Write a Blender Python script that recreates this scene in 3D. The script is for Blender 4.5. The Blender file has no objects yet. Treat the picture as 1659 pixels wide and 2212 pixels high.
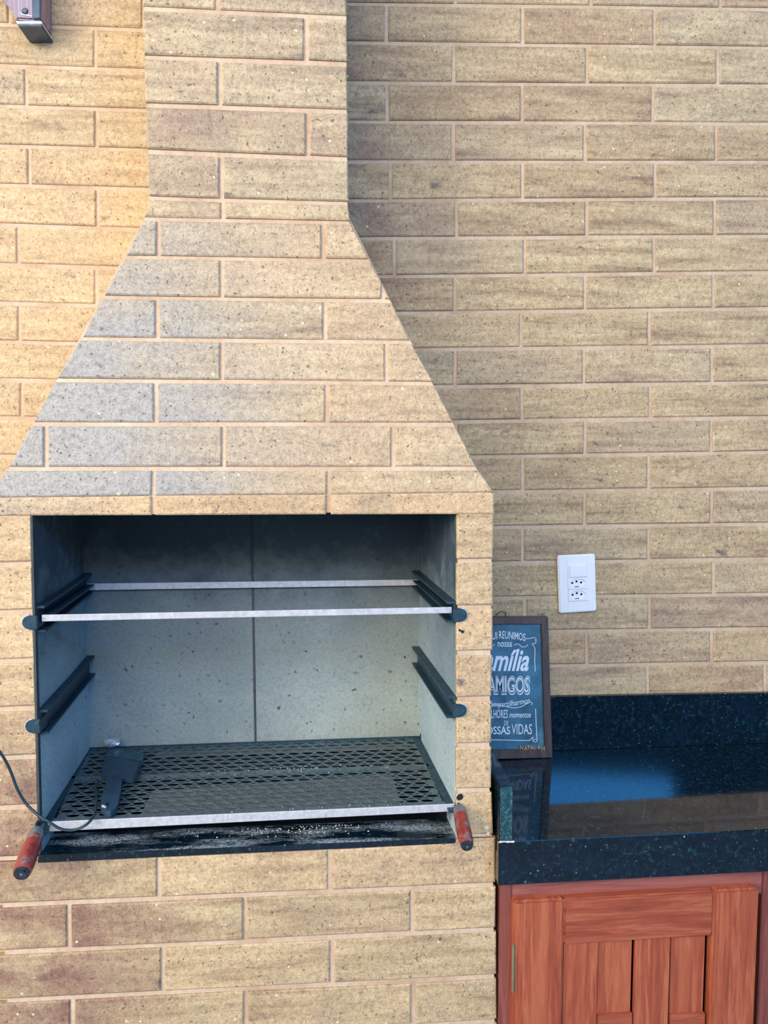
import bpy, bmesh, math, random
from mathutils import Vector, Matrix

S = bpy.context.scene
COL = S.collection
random.seed(7)
V = Vector

# ------------------------------------------------------------------ camera
F = 1661.0; CX, CY = 829.5, 1106.0
_d = V((50.0, 19500.0, F)).normalized()                    # world down, seen by the lens
_gx = -145.0
_gy = -(_gx*50.0 + F*F)/19500.0
_g = V((_gx, _gy, F)).normalized()                         # world +Y (into the wall)
_r = _d.cross(_g).normalized()                             # world +X (to the right)
CAM = V((0, 0, 1.5))
def to_world(v): return V((_r.dot(v), _g.dot(v), -_d.dot(v)))
def ray(px, py): return to_world(V((px-CX, py-CY, F)))
def onY(px, py, Y):
    r = ray(px, py); return CAM + r*(Y/r.y)
def onZ(px, py, Z):
    r = ray(px, py); return CAM + r*((Z-CAM.z)/r.z)
def onP(px, py, p0, n):
    r = ray(px, py); return CAM + r*((p0-CAM).dot(n)/r.dot(n))
def proj(p):
    q = p-CAM
    w = _r*q.x + _g*q.y - _d*q.z
    return (CX+F*w.x/w.z, CY+F*w.y/w.z)

cam_data = bpy.data.cameras.new('camera'); cam = bpy.data.objects.new('camera', cam_data); COL.objects.link(cam)
cam_data.sensor_fit = 'HORIZONTAL'; cam_data.sensor_width = 36.0; cam_data.lens = 36.0*F/1659.0
cam_data.clip_start = 0.02
rx, ry, rz = to_world(V((1,0,0))), to_world(V((0,-1,0))), to_world(V((0,0,-1)))
cam.matrix_world = Matrix(((rx.x,ry.x,rz.x,CAM.x),(rx.y,ry.y,rz.y,CAM.y),(rx.z,ry.z,rz.z,CAM.z),(0,0,0,1)))
S.camera = cam

# ------------------------------------------------------------------ light
world = bpy.data.worlds.new('world'); S.world = world; world.use_nodes = True
bg = world.node_tree.nodes['Background']
bg.inputs['Color'].default_value = (0.34, 0.62, 1.0, 1); bg.inputs['Strength'].default_value = 0.50
def area(name, loc, target, sx, sy, power, color):
    l = bpy.data.lights.new(name, 'AREA'); l.shape = 'RECTANGLE'; l.size = sx; l.size_y = sy
    l.energy = power; l.color = color
    o = bpy.data.objects.new(name, l); COL.objects.link(o); o.location = loc
    o.rotation_euler = (V(target)-V(loc)).to_track_quat('-Z', 'Y').to_euler()
    return o
# daylight falling through the open veranda side, high behind and left of the camera
area('daylight_opening', (-1.75, -2.9, 3.55), (-0.3, 1.3, 1.3), 6.4, 1.7, 268, (1.0, 0.835, 0.675))
area('skylight', (2.05, -2.9, 3.16), (1.2, 1.3, 1.0), 1.5, .46, 80, (0.06, 0.38, 1.0))
# added side light at the left, brightening the wall and hood there
area('side_light', (-2.3, -0.55, 2.25), (-0.1, 1.2, 1.35), 1.3, 1.3, 55, (1.0, 0.92, 0.80))
S.view_settings.view_transform = 'Standard'; S.view_settings.look = 'None'
S.view_settings.exposure = 0.20; S.view_settings.gamma = 1.0
S.view_settings.use_curve_mapping = False

# ------------------------------------------------------------------ distances
def dist_for(px, py, mod_px, mod_m):
    a = onY(px-mod_px/2, py, 1.0); b = onY(px+mod_px/2, py, 1.0)
    return mod_m/((b-a).x)
YB = dist_for(1270, 1050, 270, .25)        # face of the back wall's bricks
YF = dist_for(520, 1050, 376, .25)         # front of the barbecue
YC = YF + 0.10                             # front of its chimney
YI = YF + 0.305                            # back panel of the fire box
print('YB', YB, 'YF', YF)

# ------------------------------------------------------------------ materials
def nt(name):
    m = bpy.data.materials.new(name); m.use_nodes = True
    t = m.node_tree; b = t.nodes['Principled BSDF']; return m, t, b
def N(t, kind, **kw):
    n = t.nodes.new(kind)
    for k, v in kw.items():
        if k.startswith('i_'):
            n.inputs[k[2:].replace('_', ' ')].default_value = v
        else: setattr(n, k, v)
    return n
def ramp(t, fac, stops, interp='LINEAR'):
    r = t.nodes.new('ShaderNodeValToRGB'); r.color_ramp.interpolation = interp
    e = r.color_ramp.elements
    e[0].position, e[0].color = stops[0][0], stops[0][1]
    e[1].position, e[1].color = stops[-1][0], stops[-1][1]
    for p, c in stops[1:-1]:
        x = e.new(p); x.color = c
    t.links.new(fac, r.inputs['Fac']); return r.outputs['Color']
def g(v): return (v, v, v, 1)
def c3(r, gg, b): return (r, gg, b, 1)
def mix(t, fac, a, b, mode='MIX'):
    n = t.nodes.new('ShaderNodeMix'); n.data_type = 'RGBA'; n.blend_type = mode
    for s, v in ((n.inputs[0], fac), (n.inputs[6], a), (n.inputs[7], b)):
        if isinstance(v, (tuple, float, int)): s.default_value = v
        else: t.links.new(v, s)
    return n.outputs[2]
def mth(t, op, a, b=0.0, clamp=False):
    n = t.nodes.new('ShaderNodeMath'); n.operation = op; n.use_clamp = clamp
    for s, v in ((n.inputs[0], a), (n.inputs[1], b)):
        if isinstance(v, (float, int)): s.default_value = v
        else: t.links.new(v, s)
    return n.outputs[0]
def placed(t, rnd=0.0, local=False):
    """world-anchored coordinates (object coordinate + object location), shifted per object"""
    tc = N(t, 'ShaderNodeTexCoord'); oi = N(t, 'ShaderNodeObjectInfo')
    a = N(t, 'ShaderNodeVectorMath', operation='ADD')
    t.links.new(tc.outputs['Object'], a.inputs[0])
    if not local: t.links.new(oi.outputs['Location'], a.inputs[1])
    out = a.outputs[0]
    if rnd:
        m = mth(t, 'MULTIPLY', oi.outputs['Random'], rnd)
        b = N(t, 'ShaderNodeVectorMath', operation='ADD'); t.links.new(out, b.inputs[0]); t.links.new(m, b.inputs[1])
        out = b.outputs[0]
    return out, oi
def stretch(t, vec, sx, sy, sz):
    m = N(t, 'ShaderNodeVectorMath', operation='MULTIPLY'); t.links.new(vec, m.inputs[0]); m.inputs[1].default_value = (sx, sy, sz)
    return m.outputs[0]
def noise(t, vec, scale, detail=2.0, rough=0.5, dist=0.0):
    n = N(t, 'ShaderNodeTexNoise'); n.inputs['Scale'].default_value = scale; n.inputs['Detail'].default_value = detail
    n.inputs['Roughness'].default_value = rough; n.inputs['Distortion'].default_value = dist
    t.links.new(vec, n.inputs['Vector']); return n.outputs['Fac']
def bump(t, b, h, strength=0.3, dist=0.002, prev=None):
    n = N(t, 'ShaderNodeBump'); n.inputs['Strength'].default_value = strength; n.inputs['Distance'].default_value = dist
    t.links.new(h, n.inputs['Height'])
    if prev is not None: t.links.new(prev, n.inputs['Normal'])
    if b is not None: t.links.new(n.outputs[0], b.inputs['Normal'])
    return n.outputs[0]

def brick_material():
    m, t, b = nt('sandy brick')
    vec, oi = placed(t, rnd=13.0)
    streak = noise(t, stretch(t, vec, 3.0, 3.0, 28.0), 2.2, 4, .6, .3)
    patch = noise(t, stretch(t, vec, 1.0, 1.0, 1.6), 9.0, 3, .6, .4)
    blot = noise(t, stretch(t, vec, 1.0, 1.0, 1.4), 14.0, 4, .65)
    vert = noise(t, stretch(t, vec, 90.0, 90.0, 9.0), 1.0, 2, .6, 1.0)
    fine = noise(t, vec, 330.0, 2, .6)
    pits = noise(t, vec, 190.0, 2, .5)
    mid = noise(t, vec, 120.0, 3, .7)
    col = ramp(t, streak, [(0.31, c3(.300,.208,.128)), (0.43, c3(.440,.328,.188)), (0.55, c3(.530,.405,.232)), (0.72, c3(.625,.495,.295))])
    # per brick drift of hue; purple also holds painted shadows
    tone = N(t, 'ShaderNodeAttribute', attribute_type='OBJECT', attribute_name='tone')
    col = mix(t, mth(t, 'MULTIPLY', tone.outputs['Fac'], 1.0, True), col, c3(.70,.49,.285))
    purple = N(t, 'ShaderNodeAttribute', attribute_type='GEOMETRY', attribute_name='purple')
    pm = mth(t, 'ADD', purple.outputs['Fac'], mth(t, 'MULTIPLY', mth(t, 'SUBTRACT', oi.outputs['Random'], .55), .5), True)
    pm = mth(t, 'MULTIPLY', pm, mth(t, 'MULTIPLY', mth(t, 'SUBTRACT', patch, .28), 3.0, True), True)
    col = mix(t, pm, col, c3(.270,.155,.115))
    # olive-green and grey fading, plus reflected light painted on the left hood
    col = mix(t, mth(t, 'MULTIPLY', mth(t, 'SUBTRACT', blot, .50), 3.2, True), col, c3(.42,.325,.205))
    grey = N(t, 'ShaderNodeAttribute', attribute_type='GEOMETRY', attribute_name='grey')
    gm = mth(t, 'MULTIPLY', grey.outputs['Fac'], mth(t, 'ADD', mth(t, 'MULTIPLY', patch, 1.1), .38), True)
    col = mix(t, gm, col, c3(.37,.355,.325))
    # blue-black burnt spots on some bricks
    spot = noise(t, stretch(t, vec, 1.0, 1.0, 1.7), 26.0, 3, .55)
    sm = mth(t, 'MULTIPLY', mth(t, 'SUBTRACT', spot, .655), 9.0, True)
    sm = mth(t, 'MULTIPLY', sm, mth(t, 'GREATER_THAN', patch, .44))
    col = mix(t, mth(t, 'MULTIPLY', sm, .8), col, c3(.13,.125,.12))
    # mid grain, dark pits, pale chips
    col = mix(t, .75, col, ramp(t, mid, [(0.28, g(.62)), (0.5, g(1.0)), (0.72, g(1.22))]), 'MULTIPLY')
    col = mix(t, .55, col, ramp(t, fine, [(0.3, g(.55)), (0.5, g(1.0)), (0.7, g(1.3))]), 'MULTIPLY')
    pit = mth(t, 'MULTIPLY', mth(t, 'SUBTRACT', pits, .665), 14.0, True)
    col = mix(t, mth(t, 'MULTIPLY', pit, .8), col, c3(.10,.075,.05))
    vo = N(t, 'ShaderNodeTexVoronoi'); vo.inputs['Scale'].default_value = 42.0; t.links.new(vec, vo.inputs['Vector'])
    chip = mth(t, 'LESS_THAN', vo.outputs['Distance'], .085)
    sep = N(t, 'ShaderNodeSeparateColor'); t.links.new(vo.outputs['Color'], sep.inputs[0])
    chip = mth(t, 'MULTIPLY', chip, mth(t, 'GREATER_THAN', sep.outputs[0], .62))
    col = mix(t, mth(t, 'MULTIPLY', chip, .85), col, c3(.80,.68,.47))
    t.links.new(col, b.inputs['Base Color']); b.inputs['Roughness'].default_value = .78
    b.inputs['Specular IOR Level'].default_value = .3
    h = mth(t, 'SUBTRACT', mth(t, 'MULTIPLY', mid, .8), mth(t, 'MULTIPLY', pit, .9))
    h = mth(t, 'ADD', h, mth(t, 'MULTIPLY', vert, mth(t, 'MULTIPLY', mth(t, 'GREATER_THAN', patch, .56), .8)))
    h = mth(t, 'ADD', h, mth(t, 'MULTIPLY', streak, .9))
    h = mth(t, 'ADD', h, mth(t, 'MULTIPLY', chip, .3))
    bump(t, b, h, .55, .0022)
    return m
def mortar_material(name='pinkish mortar', k=1.0):
    m, t, b = nt(name)
    vec, oi = placed(t)
    n1 = noise(t, vec, 11.0, 3, .6); n2 = noise(t, vec, 160.0, 2, .6)
    col = ramp(t, n1, [(0.3, c3(.56*k,.39*k,.26*k)), (0.5, c3(.66*k,.50*k,.35*k)), (0.7, c3(.72*k,.58*k,.42*k))])
    col = mix(t, .4, col, ramp(t, n2, [(0.3, g(.7)), (0.7, g(1.2))]), 'MULTIPLY')
    t.links.new(col, b.inputs['Base Color']); b.inputs['Roughness'].default_value = .85
    b.inputs['Specular IOR Level'].default_value = .2
    bump(t, b, n2, .25, .0015)
    return m
def concrete_material(name, base, sooty=1.0):
    m, t, b = nt(name)
    vec, oi = placed(t, rnd=3.0)
    n1 = noise(t, vec, 6.0, 4, .6); n2 = noise(t, vec, 180.0, 3, .7); n3 = noise(t, vec, 95.0, 2, .5)
    n4 = noise(t, vec, 24.0, 3, .6)
    k = base
    col = ramp(t, n1, [(0.3, c3(k[0]*.72,k[1]*.76,k[2]*.80)), (0.55, c3(*k)), (0.75, c3(k[0]*1.15,k[1]*1.13,k[2]*1.06))])
    col = mix(t, .5, col, ramp(t, n2, [(0.3, g(.6)), (0.5, g(1.0)), (0.7, g(1.25))]), 'MULTIPLY')
    # soot thickening towards the flue, the hood's shade painted in with it
    w, _ = placed(t)
    sx = N(t, 'ShaderNodeSeparateXYZ'); t.links.new(w, sx.inputs[0])
    so = mth(t, 'MULTIPLY', mth(t, 'SUBTRACT', sx.outputs['Z'], 1.03), 3.3, True)
    so = mth(t, 'MULTIPLY', so, mth(t, 'ADD', n4, .55), True)
    col = mix(t, mth(t, 'MULTIPLY', so, .92*sooty), col, c3(.028,.050,.072))
    pit = mth(t, 'MULTIPLY', mth(t, 'SUBTRACT', n3, .67), 15.0, True)
    pit = mth(t, 'MULTIPLY', pit, mth(t, 'MULTIPLY', mth(t, 'SUBTRACT', n4, .30), 4.0, True))
    col = mix(t, mth(t, 'MULTIPLY', pit, .85), col, c3(.035,.04,.045))
    t.links.new(col, b.inputs['Base Color']); b.inputs['Roughness'].default_value = .7
    b.inputs['Specular IOR Level'].default_value = .35
    bump(t, b, mth(t, 'SUBTRACT', mth(t, 'MULTIPLY', n2, .5), pit), .4, .002)
    return m
def granite_material(name, dusty=0.0, cut=0.0):
    m, t, b = nt(name)
    vec, oi = placed(t)
    v2 = noise(t, vec, 120.0, 5, .75, .3); v3 = noise(t, vec, 210.0, 2, .6); v1 = noise(t, vec, 26.0, 3, .6)
    col = ramp(t, v2, [(0.42, c3(.0010,.005,.013)), (0.56, c3(.002,.012,.022)), (0.64, c3(.008,.045,.062)), (0.76, c3(.06,.17,.18))])
    col = mix(t, mth(t, 'MULTIPLY', mth(t, 'SUBTRACT', v3, .69), 10.0, True), col, c3(.34,.46,.44))
    col = mix(t, mth(t, 'MULTIPLY', mth(t, 'SUBTRACT', .5, v1), 4.0, True), col, c3(.003,.012,.030))
    if cut:
        col = mix(t, cut, col, ramp(t, noise(t, vec, 150.0, 4, .8), [(0.40, c3(.010,.060,.075)), (0.56, c3(.035,.15,.17)), (0.66, c3(.30,.45,.46))]))
    ro = .07+cut*.4
    if dusty:
        vv = stretch(t, vec, 1.0, 1.0, 1.0)
        d1 = noise(t, stretch(t, vec, 5.0, 26.0, 5.0), 1.3, 4, .65); d2 = noise(t, vec, 240.0, 3, .8)
        du = mth(t, 'MULTIPLY', mth(t, 'SUBTRACT', d1, .46), 7.0, True)
        du = mth(t, 'MULTIPLY', du, mth(t, 'MULTIPLY', mth(t, 'SUBTRACT', d2, .36), 4.0, True))
        geo = N(t, 'ShaderNodeNewGeometry'); sp = N(t, 'ShaderNodeSeparateXYZ'); t.links.new(geo.outputs['Normal'], sp.inputs[0])
        up = mth(t, 'GREATER_THAN', sp.outputs['Z'], .6)
        du = mth(t, 'MULTIPLY', mth(t, 'MULTIPLY', du, up), .95)
        col = mix(t, du, col, c3(.40,.50,.56))
        r = mth(t, 'ADD', mth(t, 'MULTIPLY', du, .6), .22); t.links.new(r, b.inputs['Roughness'])
    else:
        b.inputs['Roughness'].default_value = ro
    t.links.new(col, b.inputs['Base Color'])
    b.inputs['IOR'].default_value = 1.55
    return m
def wood_material(name, cols, axis, scale=1.0, rough=.45, worn=0.0, coat=.2):
    m, t, b = nt(name)
    vec, oi = placed(t, rnd=5.0)
    s = {'x': (5, 90, 90), 'z': (90, 90, 5)}[axis]
    gr = noise(t, stretch(t, vec, *[k*scale for k in s]), 1.0, 5, .62, 1.1)
    fi = noise(t, stretch(t, vec, *[k*scale*5.0 for k in s]), 1.0, 3, .7, .4)
    lo = noise(t, stretch(t, vec, *[k*.22 for k in s]), 1.0, 2, .5, .6)
    col = ramp(t, gr, [(0.25, c3(*cols[0])), (0.48, c3(*cols[1])), (0.62, c3(*cols[2])), (0.8, c3(*cols[1]))])
    col = mix(t, .6, col, ramp(t, fi, [(0.3, g(.62)), (0.5, g(1.0)), (0.72, g(1.28))]), 'MULTIPLY')
    col = mix(t, mth(t, 'MULTIPLY', mth(t, 'SUBTRACT', lo, .5), 3.0, True), col, c3(*cols[2]))
    if worn:
        w = noise(t, vec, 22.0, 4, .7)
        col = mix(t, mth(t, 'MULTIPLY', mth(t, 'SUBTRACT', w, 1.0-worn), 7.0, True), col, c3(.52,.40,.32))
    t.links.new(col, b.inputs['Base Color']); b.inputs['Roughness'].default_value = rough
    b.inputs['Coat Weight'].default_value = coat; b.inputs['Coat Roughness'].default_value = .35
    bump(t, b, fi, .3, .0008)
    return m
def plain(name, col, rough=.5, metal=0.0, var=.25, nscale=60.0, spec=.5, dirt=None, dirt_at=.6):
    m, t, b = nt(name)
    vec, oi = placed(t)
    n1 = noise(t, vec, nscale, 4, .65)
    cc = mix(t, 1.0, c3(*col), ramp(t, n1, [(0.3, g(1-var)), (0.5, g(1.0)), (0.7, g(1+var))]), 'MULTIPLY')
    if dirt:
        n2 = noise(t, vec, nscale*.55, 4, .7)
        cc = mix(t, mth(t, 'MULTIPLY', mth(t, 'SUBTRACT', n2, dirt_at), 8.0, True), cc, c3(*dirt))
    t.links.new(cc, b.inputs['Base Color']); b.inputs['Roughness'].default_value = rough
    b.inputs['Metallic'].default_value = metal; b.inputs['Specular IOR Level'].default_value = spec
    bump(t, b, n1, .12, .001)
    return m

M = dict(
    brick=brick_material(), mortar=mortar_material(k=.9), wall_mortar=mortar_material('brownish mortar', .88),
    back_panel=concrete_material('speckled concrete', (.29,.35,.335)),
    side_panel=concrete_material('smooth grey render', (.44,.56,.61), 1.0),
    granite=granite_material('blue black granite'), sill=granite_material('ash dusted granite', 1.0), cut=granite_material('rough cut granite', 0, .55),
    steel=plain('brushed pale steel', (.62,.64,.68), .38, .35, .18, 130, dirt=(.25,.22,.21), dirt_at=.66),
    sooty=plain('sooty dark steel', (.022,.060,.090), .5, .3, .4, 90, dirt=(.12,.17,.19), dirt_at=.62),
    mesh=plain('greasy perforated steel', (.125,.185,.205), .42, .45, .35, 110, dirt=(.30,.36,.37), dirt_at=.66),
    plate=plain('ash grey plate', (.225,.225,.205), .7, .1, .3, 80),
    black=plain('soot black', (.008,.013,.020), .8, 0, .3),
    handle=plain('flaking red lacquered wood', (.27,.045,.038), .33, 0, .35, 75, dirt=(.20,.19,.20), dirt_at=.53),
    ferrule=plain('dull metal ferrule', (.25,.30,.34), .45, .6, .2),
    cap=plain('blackened handle end', (.035,.05,.065), .3, .3, .4, 200, dirt=(.30,.33,.36), dirt_at=.6),
    scraper=plain('dark blue grey plastic', (.020,.055,.095), .45, 0, .25, 40),
    blade=plain('worn scraper blade', (.055,.13,.18), .35, .5, .3, 60, dirt=(.25,.36,.40), dirt_at=.64),
    foil=plain('crumpled silver foil', (.72,.78,.80), .35, .6, .2, 60),
    cable=plain('dark rubber cable', (.018,.045,.065), .35, 0, .2, 60),
    white=plain('white plastic', (.86,.90,.92), .3, 0, .03, 20),
    white2=plain('shaded white plastic', (.74,.80,.82), .3, 0, .03, 20),
    hole=plain('dark hole', (.006,.010,.012), .8, 0, .1),
    chalk=plain('blue chalkboard print', (.045,.155,.245), .45, 0, .45, 22, dirt=(.09,.25,.36), dirt_at=.58),
    print=plain('pale chalk lettering', (.80,.90,.97), .7, 0, .05),
    signframe=wood_material('dark brown frame wood', ((.035,.025,.028),(.070,.050,.050),(.10,.075,.07)), 'z', 1, .5, 0, .1),
    tanwood=plain('tan wooden letters', (.50,.33,.17), .6, 0, .2),
    string=plain('brown cord', (.10,.05,.02), .6, 0, .2),
    wood_z=wood_material('reddish cabinet wood upright', ((.21,.042,.020),(.36,.078,.034),(.46,.135,.060)), 'z', 1, .55, .30, .05),
    wood_x=wood_material('reddish cabinet wood level', ((.19,.038,.019),(.33,.070,.032),(.42,.120,.056)), 'x', 1, .55, .30, .05),
    wood_dark=wood_material('dark red cabinet frame', ((.11,.028,.025),(.20,.052,.042),(.28,.085,.06)), 'z', 1, .4),
    wood_dark_x=wood_material('dark red cabinet rail', ((.15,.040,.036),(.27,.075,.062),(.36,.12,.09)), 'x', 1, .4),
    brass=plain('greenish brass', (.28,.33,.20), .4, .6, .2),
    beam=wood_material('mauve stained beam wood', ((.09,.075,.13),(.20,.16,.24),(.30,.25,.30)), 'z', 1, .35, .36),
    beamdark=plain('dark blue painted metal', (.02,.06,.12), .25, .2, .3),
    floor=plain('grey stone floor', (.20,.21,.20), .5, 0, .2, 6),
    crumb=plain('pale salt crumbs', (.72,.70,.60), .7, 0, .1),
    cabin=plain('dark cabinet inside', (.02,.01,.01), .9, 0, .1),
    grout=plain('dark joint', (.05,.06,.065), .8, 0, .2),
)

# ------------------------------------------------------------------ object helpers
WL = {}   # world location of each parent, by object
def tag(o, label=None, cat=None, group=None, kind=None):
    if label: o['label'] = label
    if cat: o['category'] = cat
    if group: o['group'] = group
    if kind: o['kind'] = kind
    return o
def empty(name, loc, label=None, cat=None, group=None, kind=None):
    o = bpy.data.objects.new(name, None); COL.objects.link(o); o.location = loc; o.empty_display_size = .05
    WL[o.name] = V(loc); return tag(o, label, cat, group, kind)
def place(name, me, mat, parent, center):
    o = bpy.data.objects.new(name, me); COL.objects.link(o)
    if mat: me.materials.append(M[mat] if isinstance(mat, str) else mat)
    p0 = V((0, 0, 0))
    if parent is not None:
        o.parent = parent; p0 = WL[parent.name]
    o.location = center - p0; WL[o.name] = V(center)
    return o
def mk(name, verts, faces, mat, parent=None, smooth=False, attrs=None):
    vs = [V(v) for v in verts]
    lo = V((min(v.x for v in vs), min(v.y for v in vs), min(v.z for v in vs)))
    hi = V((max(v.x for v in vs), max(v.y for v in vs), max(v.z for v in vs)))
    c = (lo+hi)/2
    me = bpy.data.meshes.new(name); me.from_pydata([v-c for v in vs], [], faces)
    if attrs:
        for k, vals in attrs.items():
            a = me.attributes.new(k, 'FLOAT', 'POINT')
            for i, x in enumerate(vals): a.data[i].value = x
    bm = bmesh.new(); bm.from_mesh(me); bmesh.ops.recalc_face_normals(bm, faces=bm.faces); bm.to_mesh(me); bm.free()
    if smooth:
        for p in me.polygons: p.use_smooth = True
    return place(name, me, mat, parent, c)
class MB:
    """collects vertices and faces in world space"""
    def __init__(s): s.v = []; s.f = []
    def add(s, vs, fs):
        k = len(s.v); s.v += [V(v) for v in vs]; s.f += [tuple(i+k for i in f) for f in fs]; return s
    def box(s, a, b, bev=0.0):
        a, b = V(a), V(b)
        lo = V((min(a.x,b.x), min(a.y,b.y), min(a.z,b.z))); hi = V((max(a.x,b.x), max(a.y,b.y), max(a.z,b.z)))
        bm = bmesh.new(); bmesh.ops.create_cube(bm, size=1)
        for v in bm.verts:
            v.co = V(((lo.x+hi.x)/2+v.co.x*(hi.x-lo.x), (lo.y+hi.y)/2+v.co.y*(hi.y-lo.y), (lo.z+hi.z)/2+v.co.z*(hi.z-lo.z)))
        if bev: bmesh.ops.bevel(bm, geom=bm.edges[:], offset=bev, segments=2, affect='EDGES')
        return s.bm(bm)
    def bm(s, bm):
        bm.verts.index_update()
        s.add([v.co.copy() for v in bm.verts], [[v.index for v in f.verts] for f in bm.faces]); bm.free(); return s
    def prism(s, poly, off, bev=0.0):
        """polygon of world points pushed by the vector off"""
        n = len(poly); off = V(off)
        bm = bmesh.new(); a = [bm.verts.new(V(p)) for p in poly]; b = [bm.verts.new(V(p)+off) for p in poly]
        bm.faces.new(a); bm.faces.new(b[::-1])
        for i in range(n): bm.faces.new((a[i], a[(i+1) % n], b[(i+1) % n], b[i]))
        bmesh.ops.recalc_face_normals(bm, faces=bm.faces)
        if bev: bmesh.ops.bevel(bm, geom=bm.edges[:], offset=bev, segments=2, affect='EDGES')
        return s.bm(bm)
    def tube(s, pts, r, seg=10, caps=True):
        pts = [V(p) for p in pts]; n = len(pts); rr = r if isinstance(r, (list, tuple)) else [r]*n
        up = None; rings = []
        for i in range(n):
            d = (pts[min(i+1, n-1)]-pts[max(i-1, 0)]).normalized()
            if up is None: up = d.orthogonal().normalized()
            else: up = (up - d*up.dot(d)).normalized()
            w = d.cross(up)
            rings.append([pts[i]+(up*math.cos(2*math.pi*k/seg)+w*math.sin(2*math.pi*k/seg))*rr[i] for k in range(seg)])
        vs = [p for rg in rings for p in rg]; fs = []
        for i in range(n-1):
            for k in range(seg):
                a = i*seg+k; b = i*seg+(k+1) % seg; fs.append((a, b, b+seg, a+seg))
        if caps: fs += [tuple(range(seg))[::-1], tuple((n-1)*seg+k for k in range(seg))]
        return s.add(vs, fs)
    def build(s, name, mat, parent=None, smooth=False): return mk(name, s.v, s.f, mat, parent, smooth)
def smooth_angle(o, deg=35):
    for p in o.data.polygons: p.use_smooth = True
    try: o.data.set_sharp_from_angle(angle=math.radians(deg))
    except Exception: pass
def spline(pts, n=8):
    pts = [V(p) for p in pts]; P = [pts[0]*2-pts[1]]+pts+[pts[-1]*2-pts[-2]]; out = []
    for i in range(1, len(P)-2):
        for k in range(n):
            u = k/n; a, b, c, d = P[i-1], P[i], P[i+1], P[i+2]
            out.append(.5*((2*b)+(c-a)*u+(2*a-5*b+4*c-d)*u*u+(3*b-a-3*c+d)*u**3))
    out.append(pts[-1]); return out

# ------------------------------------------------------------------ bricks
def clip_poly(poly, p, q):
    """keep the part of a picture polygon on the right hand of the line p->q (y down: inside = cross >= 0)"""
    out = []; sd = lambda r: (q[0]-p[0])*(r[1]-p[1])-(q[1]-p[1])*(r[0]-p[0])
    for i in range(len(poly)):
        a, b = poly[i], poly[(i+1) % len(poly)]; da, db = sd(a), sd(b)
        if da >= 0: out.append(a)
        if (da >= 0) != (db >= 0):
            t = da/(da-db); out.append((a[0]+(b[0]-a[0])*t, a[1]+(b[1]-a[1])*t))
    res = []
    for r in out:
        if not res or abs(r[0]-res[-1][0])+abs(r[1]-res[-1][1]) > 1.0: res.append(r)
    if len(res) > 1 and abs(res[0][0]-res[-1][0])+abs(res[0][1]-res[-1][1]) < 1.0: res.pop()
    return res
def brick_poly(parent, q, plane, nrm, tone=0.0, greyf=None, purpf=None):
    n = len(q)
    j = lambda: random.uniform(-.7, .7)
    q = [(a+j(), b+j()) for a, b in q]
    P = [plane(a, b) for a, b in q]
    push = random.uniform(-.0006, .0008); nrm = V(nrm)
    c = sum(P, V((0,0,0)))/n
    def shrink(i, k):
        """move the corner inwards by k from both of its edges"""
        p, a, b = P[i], P[i-1], P[(i+1) % n]
        d = (a-p).normalized()+(b-p).normalized()
        if d.length < .2: d = (c-p).normalized()
        return p+d*min(k, .35*(a-p).length, .35*(b-p).length)
    face = [shrink(i, .0021)+nrm*(push+random.uniform(-.0003, .0003)) for i in range(n)]
    ring = [p+nrm*(push-.0016) for p in P]
    back = [p-nrm*.010 for p in P]
    fs = [tuple(range(n))]
    for a in range(n):
        b = (a+1) % n
        fs += [(a, b, n+b, n+a), (n+a, n+b, 2*n+b, 2*n+a)]
    at = {'grey': [greyf(*q[i % n]) if greyf else 0.0 for i in range(3*n)],
          'purple': [purpf(*q[i % n]) if purpf else 0.0 for i in range(3*n)]}
    o = mk('brick', face+ring+back, fs, 'brick', parent, attrs=at)
    o['tone'] = float(max(0, tone+random.uniform(-.12, .12)))
    return o
def brick(parent, quad, plane, nrm, gx=4.2, gy=4.6, tone=0.0, greyf=None, purpf=None, sides=(1,1,1,1)):
    """quad in picture order TL,TR,BR,BL; sides = share of the joint taken at left, top, right, bottom"""
    (x0,y0),(x1,y1),(x2,y2),(x3,y3) = quad
    l, tp, r, bt = sides
    q = [(x0+gx*l, y0+gy*tp), (x1-gx*r, y1+gy*tp), (x2-gx*r, y2-gy*bt), (x3+gx*l, y3-gy*bt)]
    return brick_poly(parent, q, plane, nrm, tone, greyf, purpf)
def lerp_line(a, b):
    (x0, y0), (x1, y1) = a, b
    return lambda x: y0+(y1-y0)*(x-x0)/(x1-x0)

# ================================================================== SETTING: back wall
wall = empty('wall_back', (0.3, YB+.06, 0), kind='structure')
zt = onY(900, -230, YB).z
MB().box((-1.6, YB+.0032, 0), (2.1, YB+.12, zt)).build('mortar', 'wall_mortar', wall)
WN = V((0, -1, 0))
wp = lambda x, y: onY(x, y, YB)
RJ = [(7,19),(91,102.5),(178,184),(262,267),(349,349),(433,428),(515,509),(598,588),(677,666),(757,746),
      (838,826),(914,902),(991,977),(1067,1055),(1143,1132),(1221,1208),(1297,1284),(1371,1358),(1446,1432),(1508,1497)]
RV = [[835,1129.5,1415],[981,1269,1551.5],[837,1128,1411.5],[980,1264.6,1548],[844,1129.5,1415],[986.5,1268,1545],
      [852.5,1134,1413.7],[982.7,1264.7,1542],[846,1126,1403.7],[983.8,1262,1538],[850,1127.8,1406],[986,1264.7,1536.7],
      [858,1130,1402],[990,1263.5,1538],[862,1129,1402],[990,1266,1542],[862,1134,1404],[1000,1268,1538],[862,1130,1400,1654]]
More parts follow.
